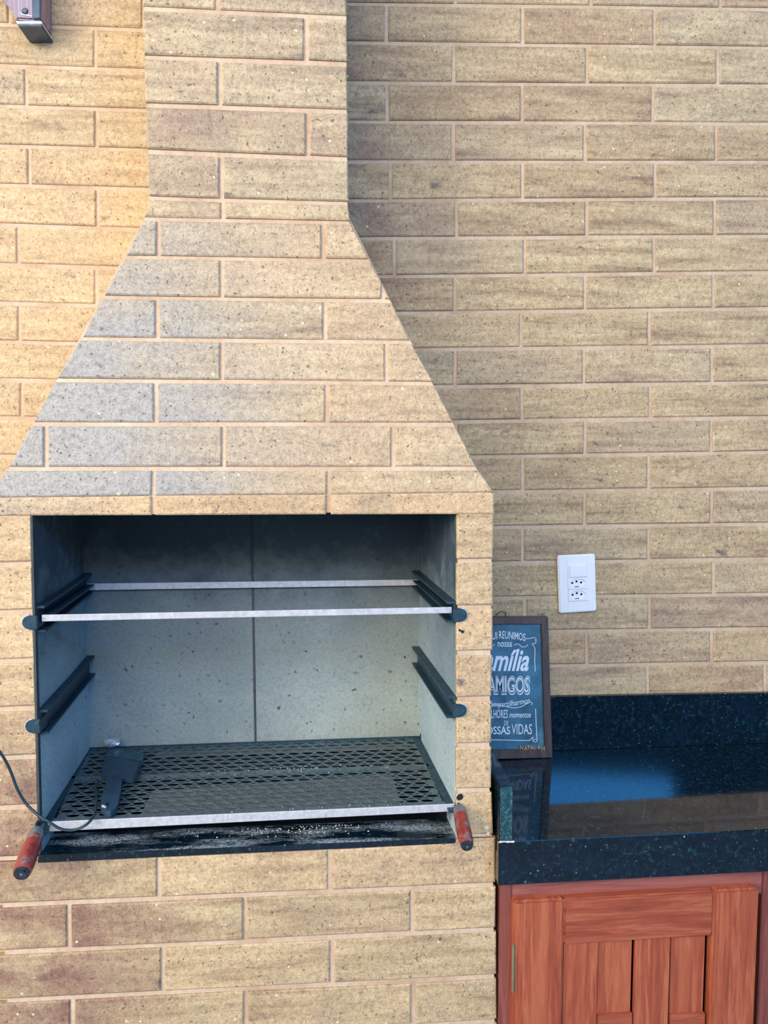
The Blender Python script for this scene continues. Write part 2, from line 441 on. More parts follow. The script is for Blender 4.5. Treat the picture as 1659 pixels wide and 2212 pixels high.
# two courses above the picture
RJ = [(-161,-147),(-77,-64)] + RJ
RV = [[835,1129.5,1416],[984,1277,1557]] + RV
def chimney_shade(x, y):  # chimney's soft cast shadow, painted into the wall bricks as purple
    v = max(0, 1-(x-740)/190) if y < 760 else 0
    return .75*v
for i in range(len(RJ)-1):
    top = lerp_line((760, RJ[i][0]), (1659, RJ[i][1])); bot = lerp_line((760, RJ[i+1][0]), (1659, RJ[i+1][1]))
    xs = list(RV[i])
    while xs[0] > 735: xs.insert(0, xs[0]-281)
    xs[0] = 735
    if xs[1]-xs[0] < 14: xs.pop(1)
    while xs[-1] < 1960: xs.append(xs[-1]+276)
    for a, b in zip(xs, xs[1:]):
        if i == len(RJ)-2: y_b = lambda x: bot(x)+6
        else: y_b = bot
        tn = random.choice([0,0,0,.05,.12])
        gv = random.choice([0,0,0,.12]); pv = random.choice([0,0,.15,.35])
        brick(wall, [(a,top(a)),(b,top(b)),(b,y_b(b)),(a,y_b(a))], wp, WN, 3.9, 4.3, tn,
              greyf=lambda x, y, gv=gv: gv, purpf=lambda x, y, pv=pv: pv+chimney_shade(x, y))
LJ = [(52,63.5),(141,151),(228,237),(314,323),(399,408),(485,496),(571,580),(655,662),(738,745),(821,825),(903,907),(985,988),(1066,1067),(1147,1147),(1229,1226)]
LV = [[206],[56.5],[208],[63],[210.5],[39],[208],[41],[-60,232],[47],[-50,240],[60],[-50,240],[60]]
LJ = [(-209,-200),(-123,-112),(-36,-24)] + LJ
LV = [[40],[206],[20]] + LV
for k in range(12): LJ.append((LJ[-1][0]+80, LJ[-1][1]+77)); LV.append([240] if k % 2 else [60])
for i in range(len(LJ)-1):
    top = lerp_line((0, LJ[i][0]), (310, LJ[i][1])); bot = lerp_line((0, LJ[i+1][0]), (310, LJ[i+1][1]))
    xs = [x for x in LV[i]]
    while xs[0] > -260: xs.insert(0, xs[0]-290)
    while xs[-1]+290 < 385: xs.append(xs[-1]+290)
    xs.append(385)
    for a, b in zip(xs, xs[1:]):
        gv = random.choice([0,.1,.25]) if i < 7 else 0
        tn = .10 if i < 6 else .42
        pv = .45 if (i == 2 and a > 0) else 0
        brick(wall, [(a,top(a)),(b,top(b)),(b,bot(b)),(a,bot(a))], wp, WN, 4.4, 4.8, tn,
              greyf=lambda x, y, gv=gv: gv, purpf=lambda x, y, pv=pv: pv)
# dado tiles hidden low on the wall are left as mortar; floor
fl = MB().box((-5, -6, -.06), (5, YB+.2, 0)).build('floor', 'floor'); tag(fl, kind='structure')

# ================================================================== BARBECUE
bx0 = onY(-30, 1100, YF).x; bx1 = onY(1066, 1100, YF).x
bbq = empty('brick_barbecue', ((bx0+bx1)/2, YF+.2, 0), 'built-in brick barbecue with sloping hood, chimney and open grey fire box', 'barbecue')
# --- chimney
cp = lambda x, y: onY(x, y, YC)
CL = [(-200,300.5),(0,308),(430,320)]
def cl(y): return 308+12*y/430 if y < 430 else 322
def cr(y): return 748+5*y/435
CJ = [((305,-180),(745,-168)), ((306,-82),(746,-66)), ((313,17),(748,37)), ((314,122),(750,137)), ((315,225),(751,240)), ((319,326),(752,343)), ((322,428),(752,440))]
CV = [[664],[470],[661],[475],[665],[478]]
def grey_front(x, y):  # bluish light reflected on the hood's left, painted in as grey
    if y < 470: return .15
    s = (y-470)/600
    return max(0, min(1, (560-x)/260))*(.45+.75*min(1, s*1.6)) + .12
for i in range(len(CJ)-1):
    t_, b_ = lerp_line(*CJ[i]), lerp_line(*CJ[i+1])
    ys = ((CJ[i][0][1]+CJ[i][1][1])/2, (CJ[i+1][0][1]+CJ[i+1][1][1])/2)
    if i+1 == len(CJ)-1: pass
    xs = [None]+CV[i]+[None]
    for k in range(len(xs)-1):
        a0 = cl(ys[0]) if xs[k] is None else xs[k]; a1 = cl(ys[1]) if xs[k] is None else xs[k]
        b0 = cr(ys[0]) if xs[k+1] is None else xs[k+1]; b1 = cr(ys[1]) if xs[k+1] is None else xs[k+1]
        brick(bbq, [(a0,t_(a0)),(b0,t_(b0)),(b1,b_(b1)),(a1,b_(a1))], cp, WN, 5.5, 5.8, .03,
              greyf=lambda x, y: .22, purpf=(lambda x, y: .75) if (i == 4 and k == 0) else (lambda x, y: .1),
              sides=(xs[k] is not None, 1, xs[k+1] is not None, 1))
cXL = cp(314, 200).x; cXR = cp(751, 200).x
zc0 = cp(535, 434).z; zc1 = zt
MB().box((cXL+.0012, YC+.0035, zc0-.01), (cXR-.0012, YB-.001, zc1)).build('chimney_core', 'mortar', bbq)
# --- hood
hp0 = onY(-30, 1074, YF); hp1 = onY(1068, 1064, YF); hp2 = onY(535, 434, YC)
HN = (hp1-hp0).cross(hp2-hp0).normalized()
if HN.y > 0: HN = -HN
hp = lambda x, y: onP(x, y, hp1, HN)
HJ = [((322,428),(752,440)), ((310,471),(757,480)), ((272,554),(798,562)), ((222,641),(845,649)), ((175,731),(888,738)),
      ((120,820),(938,827)), ((70,915),(982,916)), ((17,1012),(1031,1011)), ((-30,1074),(1068,1064))]
HV = [[481],[342,698],[479,828],[340,702],[479,835.5],[336,706],[99,482.5,850],[331,709.5]]
for i in range(len(HJ)-1):
    (la, ra), (lb, rb) = HJ[i], HJ[i+1]
    t_, b_ = lerp_line(la, ra), lerp_line(lb, rb)
    xs = [-400]+HV[i]+[1500]
    gt = 4.7*(.6 if i == 0 else 1); gb = 4.7*(.25 if i == 7 else 1)
    for k in range(len(xs)-1):
        a, b = xs[k]+4.8, xs[k+1]-4.8
        poly = [(a, t_(a)+gt), (b, t_(b)+gt), (b, b_(b)-gb), (a, b_(a)-gb)]
        poly = clip_poly(poly, (rb[0]-.5, rb[1]), (ra[0]-.5, ra[1])) if False else clip_poly(poly, (ra[0]-.5, ra[1]), (rb[0]-.5, rb[1]))
        poly = clip_poly(poly, (lb[0]+1, lb[1]), (la[0]+1, la[1]))
        if len(poly) < 3: continue
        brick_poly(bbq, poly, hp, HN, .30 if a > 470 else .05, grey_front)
# --- ledge (the folded strip under the hood)
fp = lambda x, y: onY(x, y, YF)
t_ = lerp_line((-30,1075),(1068,1065)); b_ = lerp_line((-30,1114),(1068,1110))
for a, b, s in ((-30,331,(0,.2,1,0)), (331,709.5,(1,.2,1,0)), (709.5,1068,(1,.2,0,0))):
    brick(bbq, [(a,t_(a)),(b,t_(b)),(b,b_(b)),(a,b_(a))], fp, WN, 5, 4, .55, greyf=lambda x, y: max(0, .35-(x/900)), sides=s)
# hood shell behind the bricks
def hollow(px_t, px_b, inset): pass
th = V((0, .045, 0))
def inn(x, y, dx): return onP(x+dx, y, hp1-HN*.0035, HN)
hq = [inn(322,430,2), inn(752,440,-2.5), inn(757,480,-2.5), inn(1031,1011,-2.5), inn(1066,1068,-2), inn(-28,1078,2), inn(17,1012,2.5), inn(310,471,2.5)]
h = MB().prism(hq, th)
zl0 = fp(520, 1111).z; zl1 = fp(520, 1066).z
lx0, lx1 = fp(-26, 1090).x, fp(1063, 1090).x
h.box((lx0, YF+.0035, zl0+.001), (lx1, YF+.06, zl1-.001))
for xa in (lx0, lx1-.04): h.box((xa, YF+.06, zl0+.001), (xa+.04, YB-.001, zl1+.004))
def side_slab(tx, bxx, sign):
    T, B = onP(tx[0], tx[1], hp1, HN), onP(bxx[0], bxx[1], hp1, HN)
    i = .007*sign
    A = [V((T.x+i, T.y+.01, T.z)), V((B.x+i, B.y+.01, B.z)), V((B.x+i, YB-.001, B.z)), V((T.x+i, YB-.001, T.z))]
    return A, V((.04*sign, 0, 0))
for a in (side_slab((322,432),(-26,1076),1), side_slab((752,440),(1064,1068),-1)): h.prism(*a)
h.build('hood_shell', 'mortar', bbq)

# --- columns beside the opening and courses below it
def Lcol(y): return -34+ (y-1112)*.028
def Rcol(y): return 1067-5.5*min(1, (y-1112)/480.0) + (max(0, y-1700)*.03)
def Lj(y): return 66+ (y-1112)*.0265
def Rj(y): return 987.5-(y-1112)*.0035
LCJ = [1115, 1219, 1323, 1428, 1532, 1637, 1745, 1855]
def cut(x, y): return x
def left_shade(x, y):  # soft shadow at lower left, mixed with purple stain, painted into bricks
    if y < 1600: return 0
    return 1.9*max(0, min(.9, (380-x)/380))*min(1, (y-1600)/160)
for i in range(7):
    y0, y1 = LCJ[i], LCJ[i+1]
    q = [(Lcol(y0),y0+2),(Lj(y0),y0-1),(Lj(y1),y1-2),(Lcol(y1),y1+2)]
    brick(bbq, q, fp, WN, 5, 5.6, .40 if i < 5 else .12, purpf=left_shade, sides=(0,.3 if i == 0 else 1,0,1))
RCJ = [1110, 1211, 1311, 1410, 1510, 1610, 1708, 1807]
for i in range(7):
    y0, y1 = RCJ[i], RCJ[i+1]
    q = [(Rj(y0),y0+1),(Rcol(y0),y0),(Rcol(y1),y1),(Rj(y1),y1+1)]
    brick(bbq, q, fp, WN, 5, 5.4, [.25,.15,.55,.4,.5,.55,.4][i], sides=(0,.3 if i == 0 else 1,0,1))
BJ = [((-5,1860),(1068,1812)), ((0,1958),(1070,1912)), ((0,2060),(1070,2010)), ((0,2164),(1071,2111)), ((0,2266),(1073,2207)), ((0,2368),(1074,2305)), ((0,2470),(1075,2403)), ((0,2572),(1076,2500))]
BV = [[343,713.5],[149,529,891],[351,718],[156,531,893],[354,720],[160,533,895],[356,722]]
for i in range(len(BJ)-1):
    t_, b_ = lerp_line(*BJ[i]), lerp_line(*BJ[i+1])
    xs = [-20+i*3]+BV[i]+[1070+i*.8]
    # long bricks continue out of frame at the left
    for k in range(len(xs)-1):
        a, b = xs[k], xs[k+1]
        if i == 0:   # follows the sill's lower edge
            tt = (lambda x: 1863.5-(x-84)*.0463)
            ga, gb_ = (5.2 if k > 0 else 0), (5.2 if k < len(xs)-2 else 0)
            q = [(a+ga, tt(max(a, 84))+1.5)]
            if k == len(xs)-2: q += [(983, tt(983)+1.5), (986, 1813.5), (b, 1810.5)]
            else: q += [(b-gb_, tt(b)+1.5)]
            q += [(b-gb_, b_(b)-5.6), (a+ga, b_(a)-5.6)]
            brick_poly(bbq, q, fp, WN, .42*(a > 100), None, left_shade); continue
        else:
            q = [(a,t_(a)),(b,t_(b)),(b,b_(b)),(a,b_(a))]; sd = (k > 0, 1, k < len(xs)-2, 1)
        brick(bbq, q, fp, WN, 5.2, 5.6, (.42 if i == 0 else .10)*(a > 100), purpf=left_shade, sides=sd)
# old drill holes and a chip on the right column
def blot(x, y, r, mat, nm):
    c = fp(x, y); pts = [V((c.x+r*random.uniform(.7,1.2)*math.cos(a*.7), YF-.0016, c.z+r*random.uniform(.7,1.2)*math.sin(a*.7))) for a in range(9)]
    MB().prism(pts, V((0,.003,0))).build(nm, mat, bbq)
blot(993, 1721, .0052, 'hole', 'drill_hole'); blot(993, 1361, .0022, 'hole', 'drill_hole'); blot(999, 1364, .0026, 'hole', 'drill_hole')
blot(1054, 1800, .0030, 'crumb', 'mortar_chip'); blot(1051, 1787, .0035, 'crumb', 'mortar_chip')
# masonry cores
zs_top = fp(540, 1827).z                   # top of the sill slab
zs_bot = fp(540, 1841).z
jl, jr = fp(76, 1450).x, fp(986, 1450).x
cl0, cr1 = fp(-20, 1450).x, fp(1060, 1450).x
core = MB()
core.box((cl0, YF+.009, zs_top), (jl-.036, YB-.001, zl0+.002))
core.prism([fp(-30,1112)+V((0,.0029,0)), fp(Lj(1112)-2,1112)+V((0,.0029,0)), fp(Lj(1858)-2,1858)+V((0,.0029,0)), fp(-10,1862)+V((0,.0029,0))], V((0,.007,0)))
core.prism([fp(Rj(1109)+3,1109)+V((0,.0029,0)), fp(1064,1109)+V((0,.0029,0)), fp(1058,1590)+V((0,.0029,0)), fp(1058,1700)+V((0,.0029,0)), fp(1063,1812)+V((0,.0029,0)), fp(Rj(1812)+3,1812)+V((0,.0029,0))], V((0,.007,0)))
core.prism([fp(700,1835)+V((0,.0029,0)), fp(984,1822)+V((0,.0029,0)), fp(984,1811)+V((0,.0029,0)), fp(1065,1809)+V((0,.0029,0)), fp(1072.5,2560)+V((0,.0029,0)), fp(700,2560)+V((0,.0029,0))], V((0,.012,0)))
core.box((jr+.030, YF+.009, zs_top), (cr1-.004, YB-.001, zl0+.002))
core.box((cl0, YF+.0035, 0), (cr1+.004, YB-.001, zs_bot-.08))
core.box((cl0, YF+.0035, zs_bot-.08), (cr1+.004, YF+.03, zs_bot-.001))
core.box((cl0, YI+.031, zs_bot-.08), (cr1, YB-.001, zl1-.002))
core.build('masonry_core', 'mortar', bbq)
# bricks returning along the right flank of the barrel and the chimney
def flank(x, y0, y1, z0, z1, sgn):
    P = [V((x,y0,z1)), V((x,y1,z1)), V((x,y1,z0)), V((x,y0,z0))]
    n = V((sgn,0,0)); c = sum(P, V())/4
    P = [p+(c-p).normalized()*.004 for p in P]
    vs = P+[p-n*.008 for p in P]; fs = [(0,1,2,3)]+[(a,(a+1)%4,4+(a+1)%4,4+a) for a in range(4)]
    o = mk('brick', vs, fs, 'brick', bbq, attrs={'grey':[.1]*8,'purple':[.1]*8}); o['tone'] = .1
for i in range(7):
    z1_, z0_ = fp(1066, RCJ[i]).z, fp(1066, RCJ[i+1]).z
    s_ = YF+.125 if i % 2 else YF+.25
    for y0, y1 in ((YF+.014, s_), (s_, YB-.004)): flank(cr1+.002, y0, y1, z0_, z1_, 1)
zz = [cp(751, (CJ[i][0][1]+CJ[i][1][1])/2).z for i in range(len(CJ))]
for i in range(len(CJ)-1):
    for y0, y1 in ((YC+.014, YC+.13), (YC+.13, YB-.004)):
        flank(cXR-.0001, y0, y1, zz[i+1], zz[i], 1); flank(cXL+.0001, y0, y1, zz[i+1], zz[i], -1)

# --- fire box lining
def ip(x, y): return onY(x, y, YI)
zf = zs_top-.012
zin = zl1-.004
zlin = onY(540, 1764, YF+.006).z-.016        # the lining stops just under the grill
xl, xm, xr = ip(184, 1300).x, ip(547, 1300).x, ip(905.5, 1300).x
for a, b in ((xl-.012, xm-.0020), (xm+.0020, xr+.012)):
    MB().box((a, YI, zlin), (b, YI+.03, zin), .0012).build('back_panel', 'back_panel', bbq)
MB().box((xm-.0021, YI+.002, zlin), (xm+.0021, YI+.02, zin)).build('panel_joint', 'grout', bbq)
ly0, ly1 = fp(Lj(1115), 1115), fp(Lj(1760), 1760)
ry0, ry1 = fp(Rj(1115), 1115), fp(Rj(1760), 1760)
def side_panel(xf_t, xf_b, xb, sgn):
    zt_, zb_ = fp(500, 1105).z+.02, zf
    P = [V((xf_t, YF+.011, zt_)), V((xb, YI+.001, zt_)), V((xb, YI+.001, zb_)), V((xf_b, YF+.011, zb_))]
    MB().prism(P, V((sgn*.02, 0, 0)), .0008).build('side_panel', 'side_panel', bbq)
side_panel(ly0.x, ly1.x, xl, -1); side_panel(ry0.x, ry1.x, xr, 1)
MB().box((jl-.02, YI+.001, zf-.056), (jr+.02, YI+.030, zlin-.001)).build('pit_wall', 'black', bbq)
for sg, xa, xb in ((-1, jl+.004, xl+.002), (1, jr-.004, xr-.002)):
    P = [V((xa, YF+.066, zlin-.002)), V((xb, YI, zlin-.002)), V((xb, YI, zf-.055)), V((xa, YF+.066, zf-.055))]
    MB().prism(P, V((sg*.012, 0, 0))).build('pit_wall', 'black', bbq)
# dark inside of the hood above the opening
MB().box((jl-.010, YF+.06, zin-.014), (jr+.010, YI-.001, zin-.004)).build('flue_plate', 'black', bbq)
# sill slab
sl, sr = fp(84, 1845).x, fp(981, 1820).x
a = [fp(84, 1847), fp(981, 1806), fp(979, 1819), fp(84, 1861)]
sill = MB()
P = [fp(83,1846), fp(983,1809), fp(982,1820.5), fp(83,1862.5)]
P2 = [V((p.x, YF+.062, p.z)) for p in P]
for p in P: p.y -= .0015
sill.add(P+P2, [(0,1,2,3),(4,7,6,5),(0,4,5,1),(1,5,6,2),(2,6,7,3),(3,7,4,0)])
sill.build('granite_sill', 'sill', bbq)['label'] = 'dark granite sill dusted with pale ash'
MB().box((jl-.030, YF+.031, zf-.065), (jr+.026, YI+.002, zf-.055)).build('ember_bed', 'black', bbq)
# left jamb's dark steel edge
MB().prism([fp(65,1114), fp(70,1114), fp(86,1768), fp(81,1768)], V((0,.01,0))).build('jamb_edge', 'grout', bbq)

# --- rack rails let into the side walls
def wall_x(side, Y, z):
    """inner face of the lining at depth Y"""
    u = (Y-(YF+.004))/(YI-YF-.004)
    zt_, zb_ = fp(500, 1105).z+.02, zf
    w = (zt_-z)/(zt_-zb_)
    if side < 0: f = ly0.x*(1-w)+ly1.x*w; return f*(1-u)+xl*u
    f = ry0.x*(1-w)+ry1.x*w; return f*(1-u)+xr*u
def rail(side, z0, z1):
    """C-shaped channel along the side wall, open towards the middle"""
    s = 1 if side < 0 else -1           # inward direction
    mbx = MB(); t = .0035; d = .014
    def strip(za, zb, xa, xb):
        y0, y1 = YF+.006, YI-.001
        q = []
        for Y in (y0, y1):
            w = wall_x(side, Y, (z0+z1)/2)
            q.append([V((w+s*xa, Y, zb)), V((w+s*xb, Y, zb)), V((w+s*xb, Y, za)), V((w+s*xa, Y, za))])
        vs = q[0]+q[1]
        mbx.add(vs, [(0,1,2,3),(4,7,6,5)]+[(a,4+a,4+(a+1)%4,(a+1)%4) for a in range(4)])
    strip(z0, z1, 0.0, t)
    strip(z1-t, z1, t, d); strip(z0, z0+t, t, d)
    r = mbx.build('rack_rail', 'sooty', bbq)
    # rounded lug let into the front brickwork
    w = wall_x(side, YF, (z0+z1)/2); cz = (z0+z1)/2-.003; pts = []
    hh = .0100; ww = .012
    pts = [V((w+s*.006, 0, cz+hh)), V((w+s*.006, 0, cz-hh))]
    for k in range(9):
        an = -math.pi/2+math.pi*k/8
        pts.append(V((w-s*(ww*.45+hh*math.cos(an)), 0, cz+hh*math.sin(an))))
    pts = [V((p.x, YF-.0035, p.z)) for p in pts]
    lug = MB().prism(pts, V((0, .03, 0)), .001).build('rail_lug', 'sooty', r)
    # ragged rim of pale filler around it
    pts2 = [V((w-s*(ww*.45+(hh+.0010)*math.cos(-math.pi/2+math.pi*k/8)), YF-.0016, cz+(hh+.0010+random.uniform(0,.0008))*math.sin(-math.pi/2+math.pi*k/8))) for k in range(9)]
    MB().prism(pts2, V((0, .004, 0))).build('filler_rim', 'steel', r)
for side, top, botm in ((-1, 1311, 1368), (1, 1301, 1347), (-1, 1537, 1590), (1, 1506, 1554)):
    x = 76 if side < 0 else 986
    rail(side, fp(x, botm).z, fp(x, top).z)

# ================================================================== upper rack
zrk_f = fp(530, 1325).z
rk = empty('skewer_rack', (fp(530,1325).x, (YF+YI)/2, zrk_f-.006), 'empty pale metal rack frame slid into the top rails of the fire box', 'rack')
P = [fp(90,1328.5), fp(977,1311.5), fp(977,1324.5), fp(90,1342.5)]
for p in P: p.y += .004
MB().prism([onY(90,1328.5,YF+.004), onY(976,1311.5,YF+.004), onY(976,1324.5,YF+.004), onY(90,1342.5,YF+.004)], V((0,.003,0)), .0006).build('front_bar', 'steel', rk)
yb_ = YI-.012
MB().prism([onY(188,1261,yb_), onY(906,1252,yb_), onY(906,1264.5,yb_), onY(188,1275,yb_)], V((0,.003,0)), .0006).build('back_bar', 'steel', rk)
for (a, b, s) in (((90,1330),(190,1262),1), ((976,1313),(905,1253),-1)):
    p, q = onY(a[0],a[1],YF+.007), onY(b[0],b[1],yb_)
    d1, d2 = V((0,0,-.011)), V((.012*s,0,0))
    sb = MB().add([p, q, q+d1, p+d1, p+V((.002*s,0,0)), q+V((.002*s,0,0)), q+d1+V((.002*s,0,0)), p+d1+V((.002*s,0,0))],
             [(0,1,2,3),(4,7,6,5),(0,4,5,1),(1,5,6,2),(2,6,7,3),(3,7,4,0)])
    sb.prism([p, p+d2, q+d2, q], V((0,0,-.002)))
    sb.build('side_bar', 'sooty', rk)

# ================================================================== grill tray
YT = YF+.006
gz = onY(540, 1764, YT).z                      # top face of the grill
tray = empty('grill_tray', (onY(540,1764,YT).x, (YF+YI)/2, gz-.015), 'perforated grill tray with red wooden handles at the bottom of the fire box', 'grill')
gl_f, gr_f = onZ(118, 1778, gz), onZ(960, 1740, gz)
gl_b, gr_b = onZ(190, 1609, gz), onZ(898, 1592, gz)
y0g, y1g = YT+.004, YI-.008
def gx(u, v):   # u across 0..1, v front to back 0..1
    a = gl_f.x*(1-v)+gl_b.x*v; b = gr_f.x*(1-v)+gr_b.x*v
    return a*(1-u)+b*u
NC, NR = 25, 18
holes = MB()
pitch_x = 1.0/NC
SEG = 12
for j in range(NR):
    off = .5 if j % 2 else 0
    for i in range(-1, NC+1):
        u0 = (i+off)*pitch_x; u1 = u0+pitch_x
        v0, v1 = j/NR, (j+1)/NR
        if u1 <= 1e-6 or u0 >= 1-1e-6: continue
        if u0 < -1e-6 or u1 > 1+1e-6:      # half cell at the edge: solid
            a, b = max(0, u0), min(1, u1)
            holes.add([V((gx(a,v0), y0g+(y1g-y0g)*v0, gz)), V((gx(b,v0), y0g+(y1g-y0g)*v0, gz)),
                       V((gx(b,v1), y0g+(y1g-y0g)*v1, gz)), V((gx(a,v1), y0g+(y1g-y0g)*v1, gz))], [(0,1,2,3)]); continue
        outer = []; inner = []; low = []
        uc, vc = (u0+u1)/2, (v0+v1)/2
        for k in range(SEG):
            an = 2*math.pi*k/SEG
            ex, ey = math.cos(an), math.sin(an)
            m_ = max(abs(ex), abs(ey)); ox, oy = ex/m_, ey/m_
            ou, ov = uc+ox*(u1-u0)/2, vc+oy*(v1-v0)/2
            iu, iv = uc+ex*(u1-u0)*.430, vc+ey*(v1-v0)*.395
            Y = lambda v: y0g+(y1g-y0g)*v
            outer.append(V((gx(ou,ov), Y(ov), gz))); inner.append(V((gx(iu,iv), Y(iv), gz+.0006))); low.append(V((gx(iu,iv), Y(iv), gz-.0010)))
        fs = []
        for k in range(SEG):
            n_ = (k+1) % SEG
            fs += [(k, n_, SEG+n_, SEG+k), (SEG+k, SEG+n_, 2*SEG+n_, 2*SEG+k)]
        holes.add(outer+inner+low, fs)
gs = holes.build('perforated_sheet', 'mesh', tray)
# cross ribs and the ash covered plate lying just under the holes
def under(px, py, dz): return onZ(px, py, gz-dz)
MB().prism([under(330,1708,.008), under(846,1672,.008), under(868,1738,.008), under(300,1768,.008)], V((0,0,-.002))).build('ash_plate', 'plate', tray)['label'] = 'grey ash covered plate under the front of the grill'
MB().prism([under(340,1623,.006), under(880,1607,.006), under(884,1616,.006), under(335,1634,.006)], V((0,0,-.002))).build('cross_rib', 'plate', tray)
MB().prism([onZ(150,1677,gz+.001), onZ(925,1651,gz+.001), onZ(927,1655,gz+.001), onZ(148,1681.5,gz+.001)], V((0,0,-.006))).build('cross_rib', 'mesh', tray)
# frame bars
MB().prism([onY(103,1776,YT), onY(982,1737,YT), onY(980,1753,YT), onY(101,1797,YT)], V((0,.003,0)), .0008).build('front_bar', 'steel', tray)
MB().prism([onZ(103,1776,gz+.0007), onZ(982,1737,gz+.0007), onZ(962,1730,gz+.0007), onZ(116,1767,gz+.0007)], V((0,0,-.002))).build('front_flange', 'mesh', tray)
bb0, bb1 = onY(186,1604,YI-.006), onY(908,1589,YI-.006)
MB().box((bb0.x, YI-.010, gz-.012), (bb1.x, YI-.006, gz+.003)).build('back_bar', 'sooty', tray)
def angle(p_f, p_b, s):
    b = MB()
    up, low_, w = V((0,0,.010)), V((0,0,-.010)), V((s*.017,0,0)); t = V((s*.003,0,0))
    b.add([p_f+up, p_b+up, p_b+low_, p_f+low_, p_f+up+t, p_b+up+t, p_b+low_+t, p_f+low_+t], [(0,1,2,3),(4,7,6,5),(0,4,5,1),(1,5,6,2),(2,6,7,3),(3,7,4,0)])
    b.prism([p_f+t, p_f+w, p_b+w, p_b+t], V((0,0,-.003)))
    return b.build('side_angle', 'sooty', tray)
zA = gz+.001
angle(V((onZ(88,1778,zA).x, YF-.012, zA)), V((onZ(184,1606,zA).x, YI-.008, zA)), 1)
angle(V((onZ(990,1742,zA).x, YF-.006, zA)), V((onZ(910,1592,zA).x, YI-.008, zA)), -1)
# handles: turned wood pointing towards the viewer and a little down
def handle(p0, p1, r0, r1, tip):
    d = (p1-p0)
    prof = [(0,.80),(.04,.96),(.12,1.0),(.25,1.03),(.5,1.06),(.72,1.04),(.88,1.0),(.95,.93),(1.0,.74)]
    hd = MB().tube([p0+d*t for t,_ in prof], [ (r0*(1-t)+r1*t)*k for t,k in prof], 20).build('handle', 'handle', tray); smooth_angle(hd)
    hd['label'] = 'red lacquered wooden handle, worn and sooty'
    u = d.normalized()
    fr = MB().tube([p0-u*.012, p0-u*.008, p0+u*.004, p0+u*.006], [r0*.72, r0*.92, r0*.98, r0*.8], 20).build('ferrule', 'ferrule', hd); smooth_angle(fr)
    cp_ = MB().tube([p1-u*.005, p1+u*.0005, p1+u*.0012, p1-u*.0006, p1-u*.0006], [r1*.93, r1*.80, r1*.55, r1*.45, r1*.25], 20).build('end_cap', 'cap', hd); smooth_angle(cp_, 25)
    MB().tube([p1-u*.002, p1+u*.0016], [r1*.2, r1*.14], 10).build('screw_head', 'ferrule', hd)
    MB().tube([p0-u*.026, p0-u*.004], [r0*.42, r0*.42], 10).build('tang', 'sooty', hd)
handle(onY(77,1806,YF-.018), onY(46,1888,YF-.085), .0112, .0128, 1)
handle(onY(994,1757,YF-.014), onY(1009,1828,YF-.078), .0104, .0106, 1)
tb = MB()
tb.prism([onY(96,1776,YF-.004), onY(106,1790,YF-.004), onY(92,1806,YF-.018), onY(72,1800,YF-.018)], V((0,0,-.004)))
tb.build('corner_gusset', 'sooty', tray)

# ================================================================== scraper lying on the grill
zsc = gz+.004
sc = empty('grill_scraper', onZ(255,1690,zsc), 'dark blue scraper with wide head and holed handle lying on the grill', 'scraper')
sp_ = lambda x, y, dz=0: onZ(x, y, zsc+dz)
MB().prism([sp_(232,1611,.010), sp_(314,1626,.010), sp_(307,1644,.006), sp_(229,1632,.006)], V((0,0,-.004)), .0008).build('blade', 'blade', sc)
MB().prism([sp_(228,1630,.010), sp_(306,1645,.010), sp_(289,1683,.008), sp_(216,1673,.008)], V((0,0,-.009)), .002).build('head', 'scraper', sc)
hp_ = []
for x, y in ((233,1676),(264,1682),(261,1705),(255,1735),(249,1746),(239,1752),(229,1752),(220,1746),(217,1738),(219,1722),(226,1700)):
    hp_.append(sp_(x, y, .009))
bmh = bmesh.new(); vs_ = [bmh.verts.new(p) for p in hp_]
hc = sp_(233.5, 1735.5, .009); ring_ = []
for k in range(10):
    an = -2*math.pi*k/10; ring_.append(bmh.verts.new(hc+V((.0032*math.cos(an), .0065*math.sin(an), 0))))
ed = [bmh.edges.new((vs_[i], vs_[(i+1) % len(vs_)])) for i in range(len(vs_))]+[bmh.edges.new((ring_[i], ring_[(i+1) % 10])) for i in range(10)]
bmesh.ops.triangle_fill(bmh, edges=ed, use_beauty=True)
ex = bmesh.ops.extrude_face_region(bmh, geom=bmh.faces[:])
for e in ex['geom']:
    if isinstance(e, bmesh.types.BMVert): e.co.z -= .009
bmesh.ops.recalc_face_normals(bmh, faces=bmh.faces)
MB().bm(bmh).build('handle', 'scraper', sc)
MB().tube([sp_(222,1741,.011), sp_(229,1744,.011)], [.0022,.0016], 8).build('glint_stud', 'foil', sc)
# foil crumb
zfo = gz+.012
fm = bmesh.new(); bmesh.ops.create_icosphere(fm, subdivisions=2, radius=1)
fc = onY(243, 1603, YI-.035)
for v in fm.verts:
    k = random.uniform(.7, 1.2); v.co = fc+V((v.co.x*.0145*k, v.co.y*.012*k, v.co.z*.0070*k))
fo = MB().bm(fm).build('foil_scrap', 'foil'); tag(fo, 'crumpled pale foil scrap at the back end of the scraper', 'foil')

# ================================================================== cable
yc_ = YF-.012
cpts = [onY(-60,1545,yc_-.01), onY(-25,1594,yc_-.008), onY(3,1629,yc_-.004), onY(22,1664,yc_), onY(38,1706,yc_), onY(58,1738,yc_), onY(84,1762,yc_-.006), onY(105,1775,yc_-.008),
        onY(130,1790,yc_-.006), onY(158,1793,yc_-.002), onY(184,1783,yc_+.002), onY(201,1765,yc_+.018), onZ(207,1745,gz+.006), onZ(208,1722,gz+.006), onZ(206,1700,gz+.006), onZ(212,1686,gz+.006)]
cb = MB().tube(spline(cpts, 8), .0021, 10).build('cable', 'cable', None, True)
tag(cb, 'thin dark cable drooping from the left edge over the grill frame', 'cable')

